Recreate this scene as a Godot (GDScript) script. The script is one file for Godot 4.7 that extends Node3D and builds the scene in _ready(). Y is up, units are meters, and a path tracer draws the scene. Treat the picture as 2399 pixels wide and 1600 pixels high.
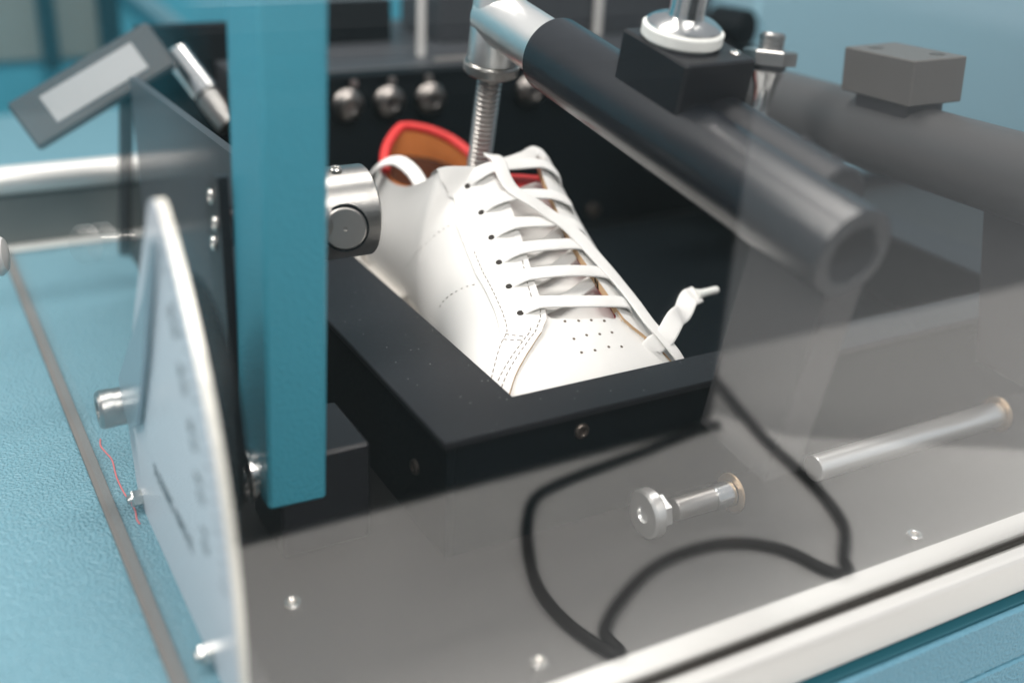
extends Node3D
# A shoe flexing machine in a close-up: a white sneaker in a black holder under a clear hood. Numbers are millimetres, times MM.

const MM := 0.001
var M := {}
var used := {}

# ---------------------------------------------------------------- helpers
func v(x: float, y: float, z: float) -> Vector3:
	return Vector3(x, y, z) * MM

func lin(r: float, g: float, b: float) -> Color:
	return Color(r, g, b).linear_to_srgb()

func mat(c: Color, rough := 0.5, metal := 0.0) -> StandardMaterial3D:
	var m := StandardMaterial3D.new()
	m.albedo_color = c
	m.roughness = rough
	m.metallic = metal
	return m

func noise_tex(seed_: int, freq: float, size := 256, normal := false, strength := 4.0, kind := FastNoiseLite.TYPE_SIMPLEX_SMOOTH, octaves := 3, low := 0.0, high := 1.0) -> NoiseTexture2D:
	var n := FastNoiseLite.new()
	n.seed = seed_
	n.noise_type = kind
	n.frequency = freq
	n.fractal_octaves = octaves
	var t := NoiseTexture2D.new()
	t.width = size
	t.height = size
	t.seamless = true
	t.seamless_blend_skirt = 0.45
	t.noise = n
	t.as_normal_map = normal
	t.bump_strength = strength
	if not normal:
		var g := Gradient.new()
		g.set_color(0, Color(low, low, low))
		g.set_color(1, Color(high, high, high))
		t.color_ramp = g
	return t

func numbered(s: String) -> String:
	if not used.has(s):
		used[s] = 0
		return s
	used[s] += 1
	return "%s_%03d" % [s, used[s]]

func thing(called: String, label: String, category: String, at := Vector3.ZERO, group := "") -> Node3D:
	var o := Node3D.new()
	o.name = numbered(called)
	add_child(o)
	o.position = at
	o.set_meta("label", label)
	o.set_meta("category", category)
	if called == "ceiling_panel_light":
		group = "ceiling light panels above the machine"
	if group:
		o.set_meta("group", group)
	return o

# Commits a SurfaceTool (made in world millimetre coordinates) as one mesh under parent; the parent sits at its own base.
func part(called: String, st: SurfaceTool, m: Material, parent: Node3D, label := "", kind := "") -> MeshInstance3D:
	st.generate_normals()
	var o := MeshInstance3D.new()
	o.mesh = st.commit()
	o.material_override = m
	o.name = called
	parent.add_child(o, true)
	var back := Vector3.ZERO
	var q: Node = parent
	while q != self:
		back += q.position
		q = q.get_parent()
	o.position = -back
	if label:
		o.set_meta("label", label)
	if kind:
		o.set_meta("kind", kind)
	return o

func begin() -> SurfaceTool:
	var st := SurfaceTool.new()
	st.begin(Mesh.PRIMITIVE_TRIANGLES)
	return st

func tri(st: SurfaceTool, a: Vector3, b: Vector3, c: Vector3, centre: Vector3) -> void:
	if (a - c).cross(a - b).dot((a + b + c) / 3.0 - centre) < 0.0:
		var k := b
		b = c
		c = k
	st.add_vertex(a)
	st.add_vertex(b)
	st.add_vertex(c)

func quad(st: SurfaceTool, a: Vector3, b: Vector3, c: Vector3, d: Vector3, centre: Vector3) -> void:
	tri(st, a, b, c, centre)
	tri(st, a, c, d, centre)

# A chamfered box, centre and size in metres.
func box(st: SurfaceTool, c: Vector3, size: Vector3, ch := 0.0005, basis_ := Basis.IDENTITY) -> void:
	st.set_smooth_group(-1)
	var h := size / 2.0
	ch = minf(ch, minf(h.x, minf(h.y, h.z)) * 0.9)
	var p := {}
	for sx in [-1, 1]:
		for sy in [-1, 1]:
			for sz in [-1, 1]:
				var s := Vector3(sx, sy, sz)
				for ax in 3:
					var q := h - Vector3.ONE * ch
					q[ax] = h[ax]
					p[[sx, sy, sz, ax]] = c + basis_ * (q * s)
	for ax in 3:
		var u := (ax + 1) % 3
		var w := (ax + 2) % 3
		for s in [-1, 1]:
			var f := []
			for k in [[-1, -1], [1, -1], [1, 1], [-1, 1]]:
				var key := [0, 0, 0, ax]
				key[ax] = s
				key[u] = k[0]
				key[w] = k[1]
				f.append(p[key])
			quad(st, f[0], f[1], f[2], f[3], c)
		for a in [-1, 1]:
			for b in [-1, 1]:
				var k1 := [0, 0, 0, u]
				k1[u] = a
				k1[w] = b
				k1[ax] = -1
				var k2 := k1.duplicate()
				k2[3] = w
				var k3 := k2.duplicate()
				k3[ax] = 1
				var k4 := k1.duplicate()
				k4[ax] = 1
				quad(st, p[k1], p[k2], p[k3], p[k4], c)
	for sx in [-1, 1]:
		for sy in [-1, 1]:
			for sz in [-1, 1]:
				tri(st, p[[sx, sy, sz, 0]], p[[sx, sy, sz, 1]], p[[sx, sy, sz, 2]], c)

func boxmm(st: SurfaceTool, x0: float, x1: float, y0: float, y1: float, z0: float, z1: float, ch := 0.5) -> void:
	box(st, v((x0 + x1) / 2, (y0 + y1) / 2, (z0 + z1) / 2), v(x1 - x0, y1 - y0, z1 - z0), ch * MM)

# Basis whose y axis runs along dir.
func along(dir: Vector3) -> Basis:
	var y := dir.normalized()
	var x := y.cross(Vector3(0.31, 0.2, 0.93)).normalized()
	return Basis(x, y, x.cross(y))

# Turns a profile of Vector2(radius, height) in mm about the axis; corners sharper than 35 degrees stay hard.
func lathe(st: SurfaceTool, at: Vector3, dir: Vector3, profile: Array, segs := 32) -> void:
	var b := along(dir)
	var group := 0
	for i in profile.size() - 1:
		if i > 0:
			var d1: Vector2 = profile[i] - profile[i - 1]
			var d2: Vector2 = profile[i + 1] - profile[i]
			if absf(d1.angle_to(d2)) > 0.6:
				group += 1
		st.set_smooth_group(group)
		var p: Vector2 = profile[i]
		var q: Vector2 = profile[i + 1]
		for k in segs:
			var a := TAU * k / segs
			var c := TAU * (k + 1) / segs
			var ra := Vector3(cos(a), 0, sin(a))
			var rc := Vector3(cos(c), 0, sin(c))
			var p0 := at + b * (ra * p.x + Vector3.UP * p.y) * MM
			var p1 := at + b * (rc * p.x + Vector3.UP * p.y) * MM
			var q0 := at + b * (ra * q.x + Vector3.UP * q.y) * MM
			var q1 := at + b * (rc * q.x + Vector3.UP * q.y) * MM
			for t in [[p0, q0, q1], [p0, q1, p1]]:
				if (t[0] - t[1]).length() > 1e-7 and (t[1] - t[2]).length() > 1e-7 and (t[0] - t[2]).length() > 1e-7:
					for x in [t[0], t[2], t[1]]:
						st.add_vertex(x)

func rod(st: SurfaceTool, a: Vector3, b: Vector3, r: float, ch := 0.4, segs := 32) -> void:
	var l := (b - a).length() / MM
	lathe(st, a, b - a, [Vector2(0, 0), Vector2(r - ch, 0), Vector2(r, ch), Vector2(r, l - ch), Vector2(r - ch, l), Vector2(0, l)], segs)

# A sweep of a closed 2D section (mm) along points; n gives the direction of the section's y.
func sweep(st: SurfaceTool, pts: Array, section: Array, ups: Array, cap := true, smooth := true, taper := 1.0) -> void:
	st.set_smooth_group(0 if smooth else -1)
	var rings := []
	for i in pts.size():
		var d: Vector3 = (pts[mini(i + 1, pts.size() - 1)] - pts[maxi(i - 1, 0)]).normalized()
		var up: Vector3 = ups[i] if ups.size() == pts.size() else ups[0]
		var side := d.cross(up).normalized()
		up = side.cross(d).normalized()
		var ring := []
		for s in section:
			var k := lerpf(taper, 1.0, smoothstep(0.0, 0.22, float(i) / pts.size()))
			ring.append(pts[i] + (side * s.x * k + up * s.y) * MM)
		rings.append(ring)
	var n := section.size()
	for i in rings.size() - 1:
		var mid: Vector3 = (pts[i] + pts[i + 1]) / 2
		for k in n:
			quad(st, rings[i][k], rings[i + 1][k], rings[i + 1][(k + 1) % n], rings[i][(k + 1) % n], mid)
	if cap:
		st.set_smooth_group(-1)
		for e in [0, rings.size() - 1]:
			var inner: Vector3 = pts[1] if e == 0 else pts[rings.size() - 2]
			for k in n:
				tri(st, pts[e], rings[e][k], rings[e][(k + 1) % n], inner)

func round_section(r: float, n := 12) -> Array:
	var a := []
	for k in n:
		a.append(Vector2(cos(TAU * k / n), sin(TAU * k / n)) * r)
	return a

func flat_section(w: float, h: float, n := 14) -> Array:
	var a := []
	for k in n:
		var t := TAU * k / n
		a.append(Vector2(signf(cos(t)) * pow(absf(cos(t)), 0.4) * w / 2, signf(sin(t)) * pow(absf(sin(t)), 0.7) * h / 2))
	return a

# Smooth points through a short list of control points.
func curve(pts: Array, steps := 8) -> Array:
	var out := []
	for i in pts.size() - 1:
		var p0: Vector3 = pts[maxi(i - 1, 0)]
		var p3: Vector3 = pts[mini(i + 2, pts.size() - 1)]
		for k in steps:
			out.append(pts[i].cubic_interpolate(pts[i + 1], p0, p3, float(k) / steps))
	out.append(pts[-1])
	return out

# Extrudes a polygon (mm, in the plane of axes u and w from at) by depth along n; edges chamfered only by geometry given.
func prism(st: SurfaceTool, at: Vector3, u: Vector3, w: Vector3, n: Vector3, poly: PackedVector2Array, depth: float) -> void:
	st.set_smooth_group(-1)
	var idx := Geometry2D.triangulate_polygon(poly)
	var f := func(p: Vector2, d: float) -> Vector3: return at + (u * p.x + w * p.y + n * d) * MM
	for i in range(0, idx.size(), 3):
		for d in [0.0, depth]:
			var a: Vector3 = f.call(poly[idx[i]], d)
			var b: Vector3 = f.call(poly[idx[i + 1]], d)
			var c: Vector3 = f.call(poly[idx[i + 2]], d)
			tri(st, a, b, c, (a + b + c) / 3 + n * (1.0 if d == 0.0 else -1.0) * MM)
	for i in poly.size():
		var p := poly[i]
		var q := poly[(i + 1) % poly.size()]
		var o := Vector2(q.y - p.y, p.x - q.x).normalized() * (1.0 if not Geometry2D.is_polygon_clockwise(poly) else -1.0)
		var m := (p + q) / 2 - o * 0.01
		quad(st, f.call(p, 0.0), f.call(q, 0.0), f.call(q, depth), f.call(p, depth), f.call(m, depth / 2))

# A socket cap screw: head, recess ring and dark socket; the head points along dir.
func cap_screw(parent: Node3D, at: Vector3, dir: Vector3, r: float, h: float, m: Material, called := "screw") -> void:
	var st := begin()
	lathe(st, at, dir, [Vector2(r, -0.3), Vector2(r, h - 0.35 * r * 0.5), Vector2(r * 0.86, h), Vector2(r * 0.56, h), Vector2(r * 0.5, h - 0.2), Vector2(r * 0.5, h * 0.35), Vector2(0, h * 0.35)], 24)
	part(called, st, m, parent)

func hexa(st: SurfaceTool, at: Vector3, dir: Vector3, r: float, h: float) -> void:
	st.set_smooth_group(-1)
	var b := along(dir)
	var c := at + b.y * h * 0.5 * MM
	for k in 6:
		var a0 := TAU * k / 6
		var a1 := TAU * (k + 1) / 6
		var d0 := b * Vector3(cos(a0), 0, sin(a0))
		var d1 := b * Vector3(cos(a1), 0, sin(a1))
		var n := b.y
		quad(st, at + d0 * r * MM, at + d1 * r * MM, at + (d1 * r + n * h * 0.86) * MM, at + (d0 * r + n * h * 0.86) * MM, c)
		quad(st, at + (d0 * r + n * h * 0.86) * MM, at + (d1 * r + n * h * 0.86) * MM, at + (d1 * r * 0.9 + n * h) * MM, at + (d0 * r * 0.9 + n * h) * MM, c)
		tri(st, at + n * h * MM, at + (d1 * r * 0.9 + n * h) * MM, at + (d0 * r * 0.9 + n * h) * MM, c)
		tri(st, at, at + d1 * r * MM, at + d0 * r * MM, c)

# ---------------------------------------------------------------- scene
func _ready() -> void:
	camera_and_light()
	materials()
	cabinet()
	hood()
	back_housing()
	background()
	gauge()
	swing_arm()
	heel_clamp()
	shoe_box()
	sneaker()
	press_frame()
	right_rail()
	guide_shaft()
	cable_and_small()

func camera_and_light() -> void:
	var cam := Camera3D.new()
	cam.name = "camera"
	cam.fov = 33.802
	cam.near = 0.01
	cam.far = 60.0
	cam.position = Vector3(-0.155, 0.2045, 0.30996)
	cam.rotation_order = EULER_ORDER_YXZ
	cam.rotation = Vector3(-0.439931155, -0.527950827, 0.0490983183)
	var at := CameraAttributesPhysical.new()
	at.frustum_focal_length = 24.0 / (2.0 * tan(deg_to_rad(33.802) / 2.0))
	at.frustum_focus_distance = 0.469
	at.exposure_aperture = 3.4
	at.frustum_near = 0.01
	at.frustum_far = 60.0
	cam.attributes = at
	add_child(cam)
	cam.current = true
	var e := Environment.new()
	e.background_mode = Environment.BG_COLOR
	e.background_color = lin(0.40, 0.43, 0.46)
	e.tonemap_mode = Environment.TONE_MAPPER_LINEAR
	e.tonemap_exposure = 0.99
	e.sdfgi_enabled = true
	e.ssao_enabled = true
	e.ssil_enabled = true
	var w := WorldEnvironment.new()
	w.name = "world"
	w.environment = e
	add_child(w)
	# three ceiling panels of the hall, well above the machine
	lamp("ceiling_panel_light", "pale ceiling light panel above the front of the machine", Vector3(0.0, 1.45, 1.15), Vector2(1.4, 0.45), 4.3, Vector3(0.1, 0.0, -0.1))
	lamp("ceiling_panel_light", "pale ceiling light panel above the back of the machine", Vector3(0.35, 1.5, -0.45), Vector2(1.2, 0.35), 1.9, Vector3(0.1, 0.0, -0.1))
	lamp("ceiling_panel_light", "pale ceiling light panel high above the left of the machine", Vector3(-0.9, 1.35, -0.45), Vector2(1.2, 0.45), 2.7, Vector3(0.0, 0.0, -0.1))

func lamp(called: String, label: String, at: Vector3, size: Vector2, energy: float, aim: Vector3) -> void:
	var t := thing(called, label, "ceiling light", at)
	t.look_at_from_position(at, aim, Vector3(0.01, 0.02, -1).normalized())
	var l := AreaLight3D.new()
	l.name = "light"
	l.area_size = size
	l.area_normalize_energy = true
	l.light_energy = energy
	l.light_color = Color(1.0, 0.98, 0.955)
	l.shadow_enabled = true
	l.position = Vector3(0, 0, -0.012)
	t.add_child(l)
	var f := MeshInstance3D.new()
	f.name = "lamp_panel"
	var b := BoxMesh.new()
	b.size = Vector3(size.x, size.y, 0.02)
	f.mesh = b
	var m := mat(Color(0.9, 0.9, 0.9), 0.6)
	m.emission_enabled = true
	m.emission = Color(1, 0.97, 0.93)
	m.emission_energy_multiplier = 1.0
	f.material_override = m
	t.add_child(f)

func materials() -> void:
	var grain := noise_tex(11, 0.19, 2048, true, 9.0, FastNoiseLite.TYPE_SIMPLEX, 2)
	grain.seamless = false
	var fine := noise_tex(13, 0.16, 256, true, 3.0)
	var speck := noise_tex(14, 0.05, 256, false, 1, FastNoiseLite.TYPE_SIMPLEX_SMOOTH, 5, 0.75, 1.0)
	var blue := mat(lin(0.100, 0.212, 0.262), 0.5)
	blue.normal_enabled = true
	blue.normal_texture = grain
	blue.normal_scale = 0.3
	blue.uv1_triplanar = true
	blue.uv1_scale = Vector3.ONE * 1.25
	blue.uv1_offset = Vector3.ONE * 0.53
	M.blue = blue
	var cover: StandardMaterial3D = blue.duplicate()
	cover.albedo_color = lin(0.215, 0.40, 0.49)  # same paint as blue, lightened to carry the light on this cover
	cover.normal_scale = 0.18
	M.cover = cover
	var front: StandardMaterial3D = cover.duplicate()
	front.albedo_color = lin(0.10, 0.255, 0.345)  # cabinet paint again, brightness of the front face put into the colour
	M.front = front
	var deep: StandardMaterial3D = blue.duplicate()
	deep.albedo_color = lin(0.042, 0.255, 0.345)
	deep.normal_scale = 0.1
	M.deep_blue = deep
	var dark := mat(lin(0.013, 0.014, 0.017), 0.45)
	dark.roughness_texture = speck
	dark.normal_enabled = true
	dark.normal_texture = fine
	dark.normal_scale = 0.04
	dark.uv1_triplanar = true
	dark.uv1_scale = Vector3.ONE * 25.0
	dark.metallic_specular = 0.32
	M.dark = dark
	var black: StandardMaterial3D = dark.duplicate()
	black.normal_enabled = false
	black.albedo_color = lin(0.004, 0.0065, 0.0085)
	black.metallic_specular = 0.18
	black.roughness = 0.55
	M.black = black
	var deck: StandardMaterial3D = dark.duplicate()
	deck.albedo_color = lin(0.016, 0.016, 0.0165)
	deck.roughness = 0.4
	M.deck = deck
	var grey: StandardMaterial3D = dark.duplicate()
	grey.normal_enabled = false
	grey.albedo_color = lin(0.045, 0.045, 0.047)
	M.grey = grey
	var tube: StandardMaterial3D = grey.duplicate()
	tube.albedo_color = lin(0.05, 0.05, 0.051)
	M.tube = tube
	var block: StandardMaterial3D = grey.duplicate()
	block.albedo_color = lin(0.085, 0.082, 0.078)
	M.block = block
	var steel := mat(lin(0.62, 0.60, 0.57), 0.28, 1.0)
	steel.roughness_texture = speck
	steel.uv1_triplanar = true
	steel.uv1_scale = Vector3(40, 40, 40)
	M.steel = steel
	var brushed := mat(lin(0.36, 0.352, 0.34), 0.3, 1.0)
	brushed.normal_enabled = true
	brushed.normal_texture = fine
	brushed.normal_scale = 0.35
	brushed.uv1_triplanar = true
	brushed.uv1_scale = Vector3(300, 12, 300)
	M.brushed = brushed
	M.chrome = mat(lin(0.72, 0.72, 0.715), 0.2, 1.0)
	var dull := mat(lin(0.42, 0.40, 0.385), 0.38, 1.0)
	M.dull_steel = dull
	var alu := mat(lin(0.60, 0.595, 0.58), 0.4, 0.3)
	alu.roughness_texture = speck
	alu.uv1_triplanar = true
	alu.uv1_scale = Vector3(4, 60, 60)
	M.alu = alu
	M.groove = mat(lin(0.03, 0.026, 0.022), 0.7)
	var pane := mat(Color(0.5, 0.55, 0.55, 0.006), 0.0)
	pane.transparency = BaseMaterial3D.TRANSPARENCY_ALPHA
	pane.metallic_specular = 0.7
	M.pane = pane
	var side: StandardMaterial3D = pane.duplicate()
	side.metallic_specular = 0.22
	M.side_pane = side
	M.seal = mat(lin(0.115, 0.112, 0.108), 0.6)
	var leather := mat(lin(0.78, 0.77, 0.75), 0.45)
	leather.normal_enabled = true
	leather.normal_texture = fine
	leather.normal_scale = 0.22
	leather.uv1_triplanar = true
	leather.uv1_scale = Vector3.ONE * 45.0
	M.leather = leather
	var lace := mat(lin(0.84, 0.83, 0.81), 0.85)
	lace.normal_enabled = true
	lace.normal_texture = noise_tex(21, 0.22, 128, true, 6.0, FastNoiseLite.TYPE_CELLULAR, 1)
	lace.normal_scale = 0.35
	lace.uv1_triplanar = true
	lace.uv1_scale = Vector3.ONE * 70.0
	lace.rim_enabled = true
	lace.rim = 0.3
	M.lace = lace
	M.rubber = mat(lin(0.72, 0.69, 0.64), 0.6)
	M.raw_edge = mat(lin(0.55, 0.36, 0.20), 0.8)
	M.stitch = mat(lin(0.27, 0.25, 0.235), 0.8)  # thread greyed to carry the shade of its needle holes
	M.perforation = mat(lin(0.14, 0.11, 0.09), 0.9)
	M.sleeve = mat(lin(0.012, 0.014, 0.018), 0.27)
	M.hole = mat(lin(0.03, 0.025, 0.022), 0.9)
	M.red = mat(lin(0.58, 0.022, 0.02), 0.6)
	M.red_lining = mat(lin(0.55, 0.045, 0.05), 0.75)
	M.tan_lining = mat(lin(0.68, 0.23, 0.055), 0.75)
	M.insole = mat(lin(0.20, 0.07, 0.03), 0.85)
	M.gauge = mat(lin(0.50, 0.525, 0.57), 0.33)
	M.gauge_edge = mat(lin(0.80, 0.77, 0.70), 0.4, 0.3)
	M.ink = mat(lin(0.06, 0.065, 0.075), 0.6)
	M.white_plastic = mat(lin(0.78, 0.79, 0.76), 0.45)
	M.cable = mat(lin(0.008, 0.008, 0.009), 0.5)
	M.brass = mat(lin(0.55, 0.40, 0.26), 0.35, 0.8)
	M.screen = mat(lin(0.24, 0.245, 0.25), 0.5)
	M.slate = mat(lin(0.026, 0.03, 0.036), 0.5)
	M.olive = mat(lin(0.12, 0.12, 0.10), 0.7)
	M.satin = mat(lin(0.80, 0.80, 0.79), 0.33, 0.92)
	M.web = mat(lin(0.12, 0.14, 0.14), 0.5)
	M.shaded_ledge = mat(lin(0.012, 0.085, 0.115), 0.55)  # cabinet blue darkened to hold the shadow under the front rail
	M.pin = mat(lin(0.20, 0.185, 0.175), 0.3, 1.0)
	M.pointer = mat(lin(0.30, 0.37, 0.42), 0.3, 0.6)
	M.dark_screw = mat(lin(0.10, 0.085, 0.075), 0.4, 0.8)
	M.shaded_lining = mat(lin(0.17, 0.06, 0.025), 0.85)  # dark brown puts the shade deep inside the collar into the colour
	M.dust = mat(lin(0.5, 0.49, 0.46), 0.9)
	M.thread = mat(lin(0.55, 0.12, 0.12), 0.9)
	M.pink = mat(lin(0.6, 0.12, 0.16), 0.6)

# ---------------------------------------------------------------- cabinet, deck
func cabinet() -> void:
	var st := begin()
	boxmm(st, -900, 2200, -150, -130, -1700, 415, 2)
	var fl := mat(lin(0.40, 0.395, 0.39), 0.5)
	var f := part("table_top", st, fl, self)
	f.set_meta("kind", "structure")
	st = begin()
	boxmm(st, -6000, 6000, -900, -860, -6000, 6000, 2)
	f = part("floor", st, mat(lin(0.42, 0.415, 0.41), 0.6), self)
	f.set_meta("kind", "structure")
	var w := thing("haze_mat", "added off white mat on the table, cut to shape the haze mirrored in the front pane", "mat", v(60, -130, 250))
	st = begin()
	prism(st, v(0, -129.9, 0), Vector3.RIGHT, Vector3(0, 0, 1), Vector3.UP, PackedVector2Array([Vector2(-700, 118), Vector2(560, 118), Vector2(430, 215), Vector2(290, 300), Vector2(228, 412), Vector2(-700, 412)]), 1.5)  # unseen sheet added so the pane reflection brightens at the lower left
	part("mat_sheet", st, mat(lin(0.78, 0.765, 0.745), 0.5), w)
	var q := thing("equipment_case", "black equipment case on the table in front of the machine, mirrored in the front pane", "case", v(70, -130, 368))
	st = begin()
	boxmm(st, -118, 258, -128.3, 96, 327, 408, 8)
	part("case_body", st, M.black, q)
	st = begin()
	boxmm(st, -118, 258, 96.2, 118, 327, 408, 8)
	part("case_lid", st, M.black, q)
	var t := thing("machine_cabinet", "blue powder coated machine cabinet that carries the deck and the clear hood", "cabinet", v(100, -130, -200))
	st = begin()
	prism(st, v(0, -90, 0), Vector3.RIGHT, Vector3(0, 0, 1), Vector3.UP, PackedVector2Array([Vector2(-420, 83), Vector2(-86.7, 83), Vector2(-86.7, -112.2), Vector2(-36.2, -112.2), Vector2(-36.2, -408.2), Vector2(900, -408.2), Vector2(900, -742), Vector2(-420, -742)]), 37.5)
	part("top_panel", st, M.blue, t)
	st = begin()
	boxmm(st, -36, 900, -90, -60.2, -408, 82.9, 0.5)
	part("tray_panel", st, M.blue, t)
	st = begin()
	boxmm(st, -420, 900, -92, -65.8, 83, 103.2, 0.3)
	part("front_ledge", st, M.shaded_ledge, t)
	st = begin()
	boxmm(st, -420, 900, -93, -66.6, 103.4, 106.0, 0.6)
	boxmm(st, -420, 900, -130, -95, 60, 106.0, 0.8)
	part("front_panel", st, M.front, t)
	st = begin()
	boxmm(st, -420, 900, -130, -92, -620, 60, 0.5)
	part("body", st, M.deep_blue, t)
	var d := thing("base_plate", "dark grey metal base plate lying flat under the shoe holder with small screws", "plate", v(100, -60, -100))
	st = begin()
	prism(st, v(0, -60, 0), Vector3.RIGHT, Vector3(0, 0, 1), Vector3.UP, PackedVector2Array([Vector2(-86.5, 78.6), Vector2(-86.5, -112), Vector2(-36, -112), Vector2(-36, -402), Vector2(900, -402), Vector2(900, 78.6)]), 7.5)
	part("plate", st, M.deck, d)
	for p in [[-58, -1], [5, 64], [179, 66], [300, 60]]:
		cap_screw(d, v(p[0], -52.5, p[1]), Vector3.UP, 3.3, 2.4, M.steel)

func hood() -> void:
	var t := thing("clear_hood", "clear acrylic hood over the shoe holder with a front and a left pane", "hood", v(100, -52, 0))
	var st := begin()
	boxmm(st, -104.6, -101.0, -51.0, 380, -398, 90, 0.3)
	part("left_pane", st, M.side_pane, t)
	st = begin()
	boxmm(st, -100.6, 620, -48, 380, 91.0, 91.8, 0.1)
	part("front_pane", st, M.pane, t)
	st = begin()
	boxmm(st, -100.6, 620, -48, 380, 92.2, 93.0, 0.1)
	part("front_pane", st, M.pane, t)  # second sheet added only to strengthen the mirrored haze
	st = begin()
	boxmm(st, -105.6, -100.4, -52.3, -50.6, -398, 88, 0.2)
	part("seal_strip", st, M.seal, t)
	var r := thing("aluminium_rail", "silver aluminium rail with a dark groove along the front edge of the machine", "rail", v(150, -62, 90))
	st = begin()
	var poly := PackedVector2Array([Vector2(79, -63), Vector2(79, -45.6), Vector2(79.6, -45), Vector2(88.4, -45), Vector2(89, -45.6), Vector2(89, -51), Vector2(95, -51), Vector2(95, -45.6), Vector2(95.6, -45), Vector2(99, -45.1), Vector2(100.2, -45.7), Vector2(101, -47), Vector2(101.3, -49), Vector2(101.3, -62), Vector2(100.6, -63)])
	prism(st, v(-110, 0, 0), Vector3(0, 0, 1), Vector3.UP, Vector3.RIGHT, poly, 760)
	part("profile", st, M.alu, r)
	st = begin()
	boxmm(st, -109, 649, -50.8, -47.0, 89.1, 89.7, 0.05)
	boxmm(st, -109, 649, -50.8, -46.4, 94.1, 94.9, 0.05)
	part("groove_seal", st, M.groove, r)
	var b := thing("rear_rail", "silver rail over a grey strip at the rear left of the hood", "rail", v(-60, -52, -402))
	st = begin()
	boxmm(st, -330, 60, -52.5, -50.2, -412, -396, 0.4)
	part("foot", st, M.white_plastic, b)
	st = begin()
	boxmm(st, -330, 200, -50.2, -19, -409, -403, 0.4)
	part("web", st, M.web, b)
	st = begin()
	rod(st, v(-330, -9.5, -404), v(60, -9.5, -404), 8.6, 0.5)
	part("tube", st, M.alu, b)
	var k := thing("hood_knob", "small rounded silver knob at the far left edge of the picture", "knob", v(-122, 10, -210))
	st = begin()
	lathe(st, v(-127, 23, -188), Vector3(1, 0.1, 0.3), [Vector2(0, 0), Vector2(8, 0), Vector2(9, 1), Vector2(9, 6), Vector2(7, 8.5), Vector2(3, 9.6), Vector2(0, 9.8)], 28)
	part("knob_head", st, M.alu, k)
	st = begin()
	rod(st, v(-127, 23, -188), v(-137, 21, -192), 4, 0.3, 16)
	part("knob_stem", st, M.steel, k)

# ---------------------------------------------------------------- back of the machine
func back_housing() -> void:
	var t := thing("back_housing", "black open housing behind the sneaker with a row of steel pins", "housing", v(150, -52, -320))
	var st := begin()
	prism(st, v(-38, 0, 0), Vector3(0, 0, 1), Vector3.UP, Vector3.RIGHT, PackedVector2Array([Vector2(-303, -52.5), Vector2(-74, -52.5), Vector2(-74, 80.5), Vector2(-303, 70)]), 4)
	part("side_wall", st, M.slate, t)
	st = begin()
	boxmm(st, 24, 395, -52.5, 62, -318, -304, 0.6)
	boxmm(st, 395.1, 900, -52.5, -45, -318, -304, 0.6)
	part("back_wall", st, M.black, t)
	st = begin()
	boxmm(st, 24, 395, 40, 62.5, -366, -318.1, 0.6)
	part("top_ledge", st, M.slate, t)
	st = begin()
	boxmm(st, 60.5, 395, -52.5, 63, -470, -366.1, 0.6)
	boxmm(st, 178, 420, 63.1, 130, -440, -376, 0.6)
	part("upper_wall", st, M.slate, t)
	st = begin()
	boxmm(st, 92, 150, 63.1, 90, -428, -392, 0.6)
	part("dark_block", st, M.black, t)
	for x in [81.8, 107.7, 134.7, 204.0, 231.0]:
		st = begin()
		lathe(st, v(x, 47, -304), Vector3(0, 0, 1), [Vector2(5.5, 0), Vector2(5.5, 3), Vector2(9.2, 4), Vector2(10, 6.0), Vector2(9.4, 8.4), Vector2(7.4, 10.2), Vector2(4.4, 11.2), Vector2(3.4, 10.4), Vector2(2.8, 9.0), Vector2(0, 8.8)], 24)
		part("steel_pin", st, M.pin, t)
	for p in [[88, -302.5], [112, -302.5], [136, -302.5]]:
		st = begin()
		lathe(st, v(p[0], 58, -304), Vector3(0, 0, 1), [Vector2(2.4, 0), Vector2(2.4, 1.6), Vector2(0, 2)], 16)
		part("set_screw", st, M.dull_steel, t)
	for p in [[150.0, 63.1, -345.0, 100.0], [300.0, 63.0, -372.0, 96.0]]:
		st = begin()
		rod(st, v(p[0], p[1] - 1, p[2]), v(p[0], p[3], p[2]), 3.0, 0.3, 16)
		part("upright_pin", st, M.alu, t)
	st = begin()
	boxmm(st, 150, 176, 62.6, 64.5, -330, -324, 0.3)
	part("nameplate_bar", st, M.dull_steel, t)

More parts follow.
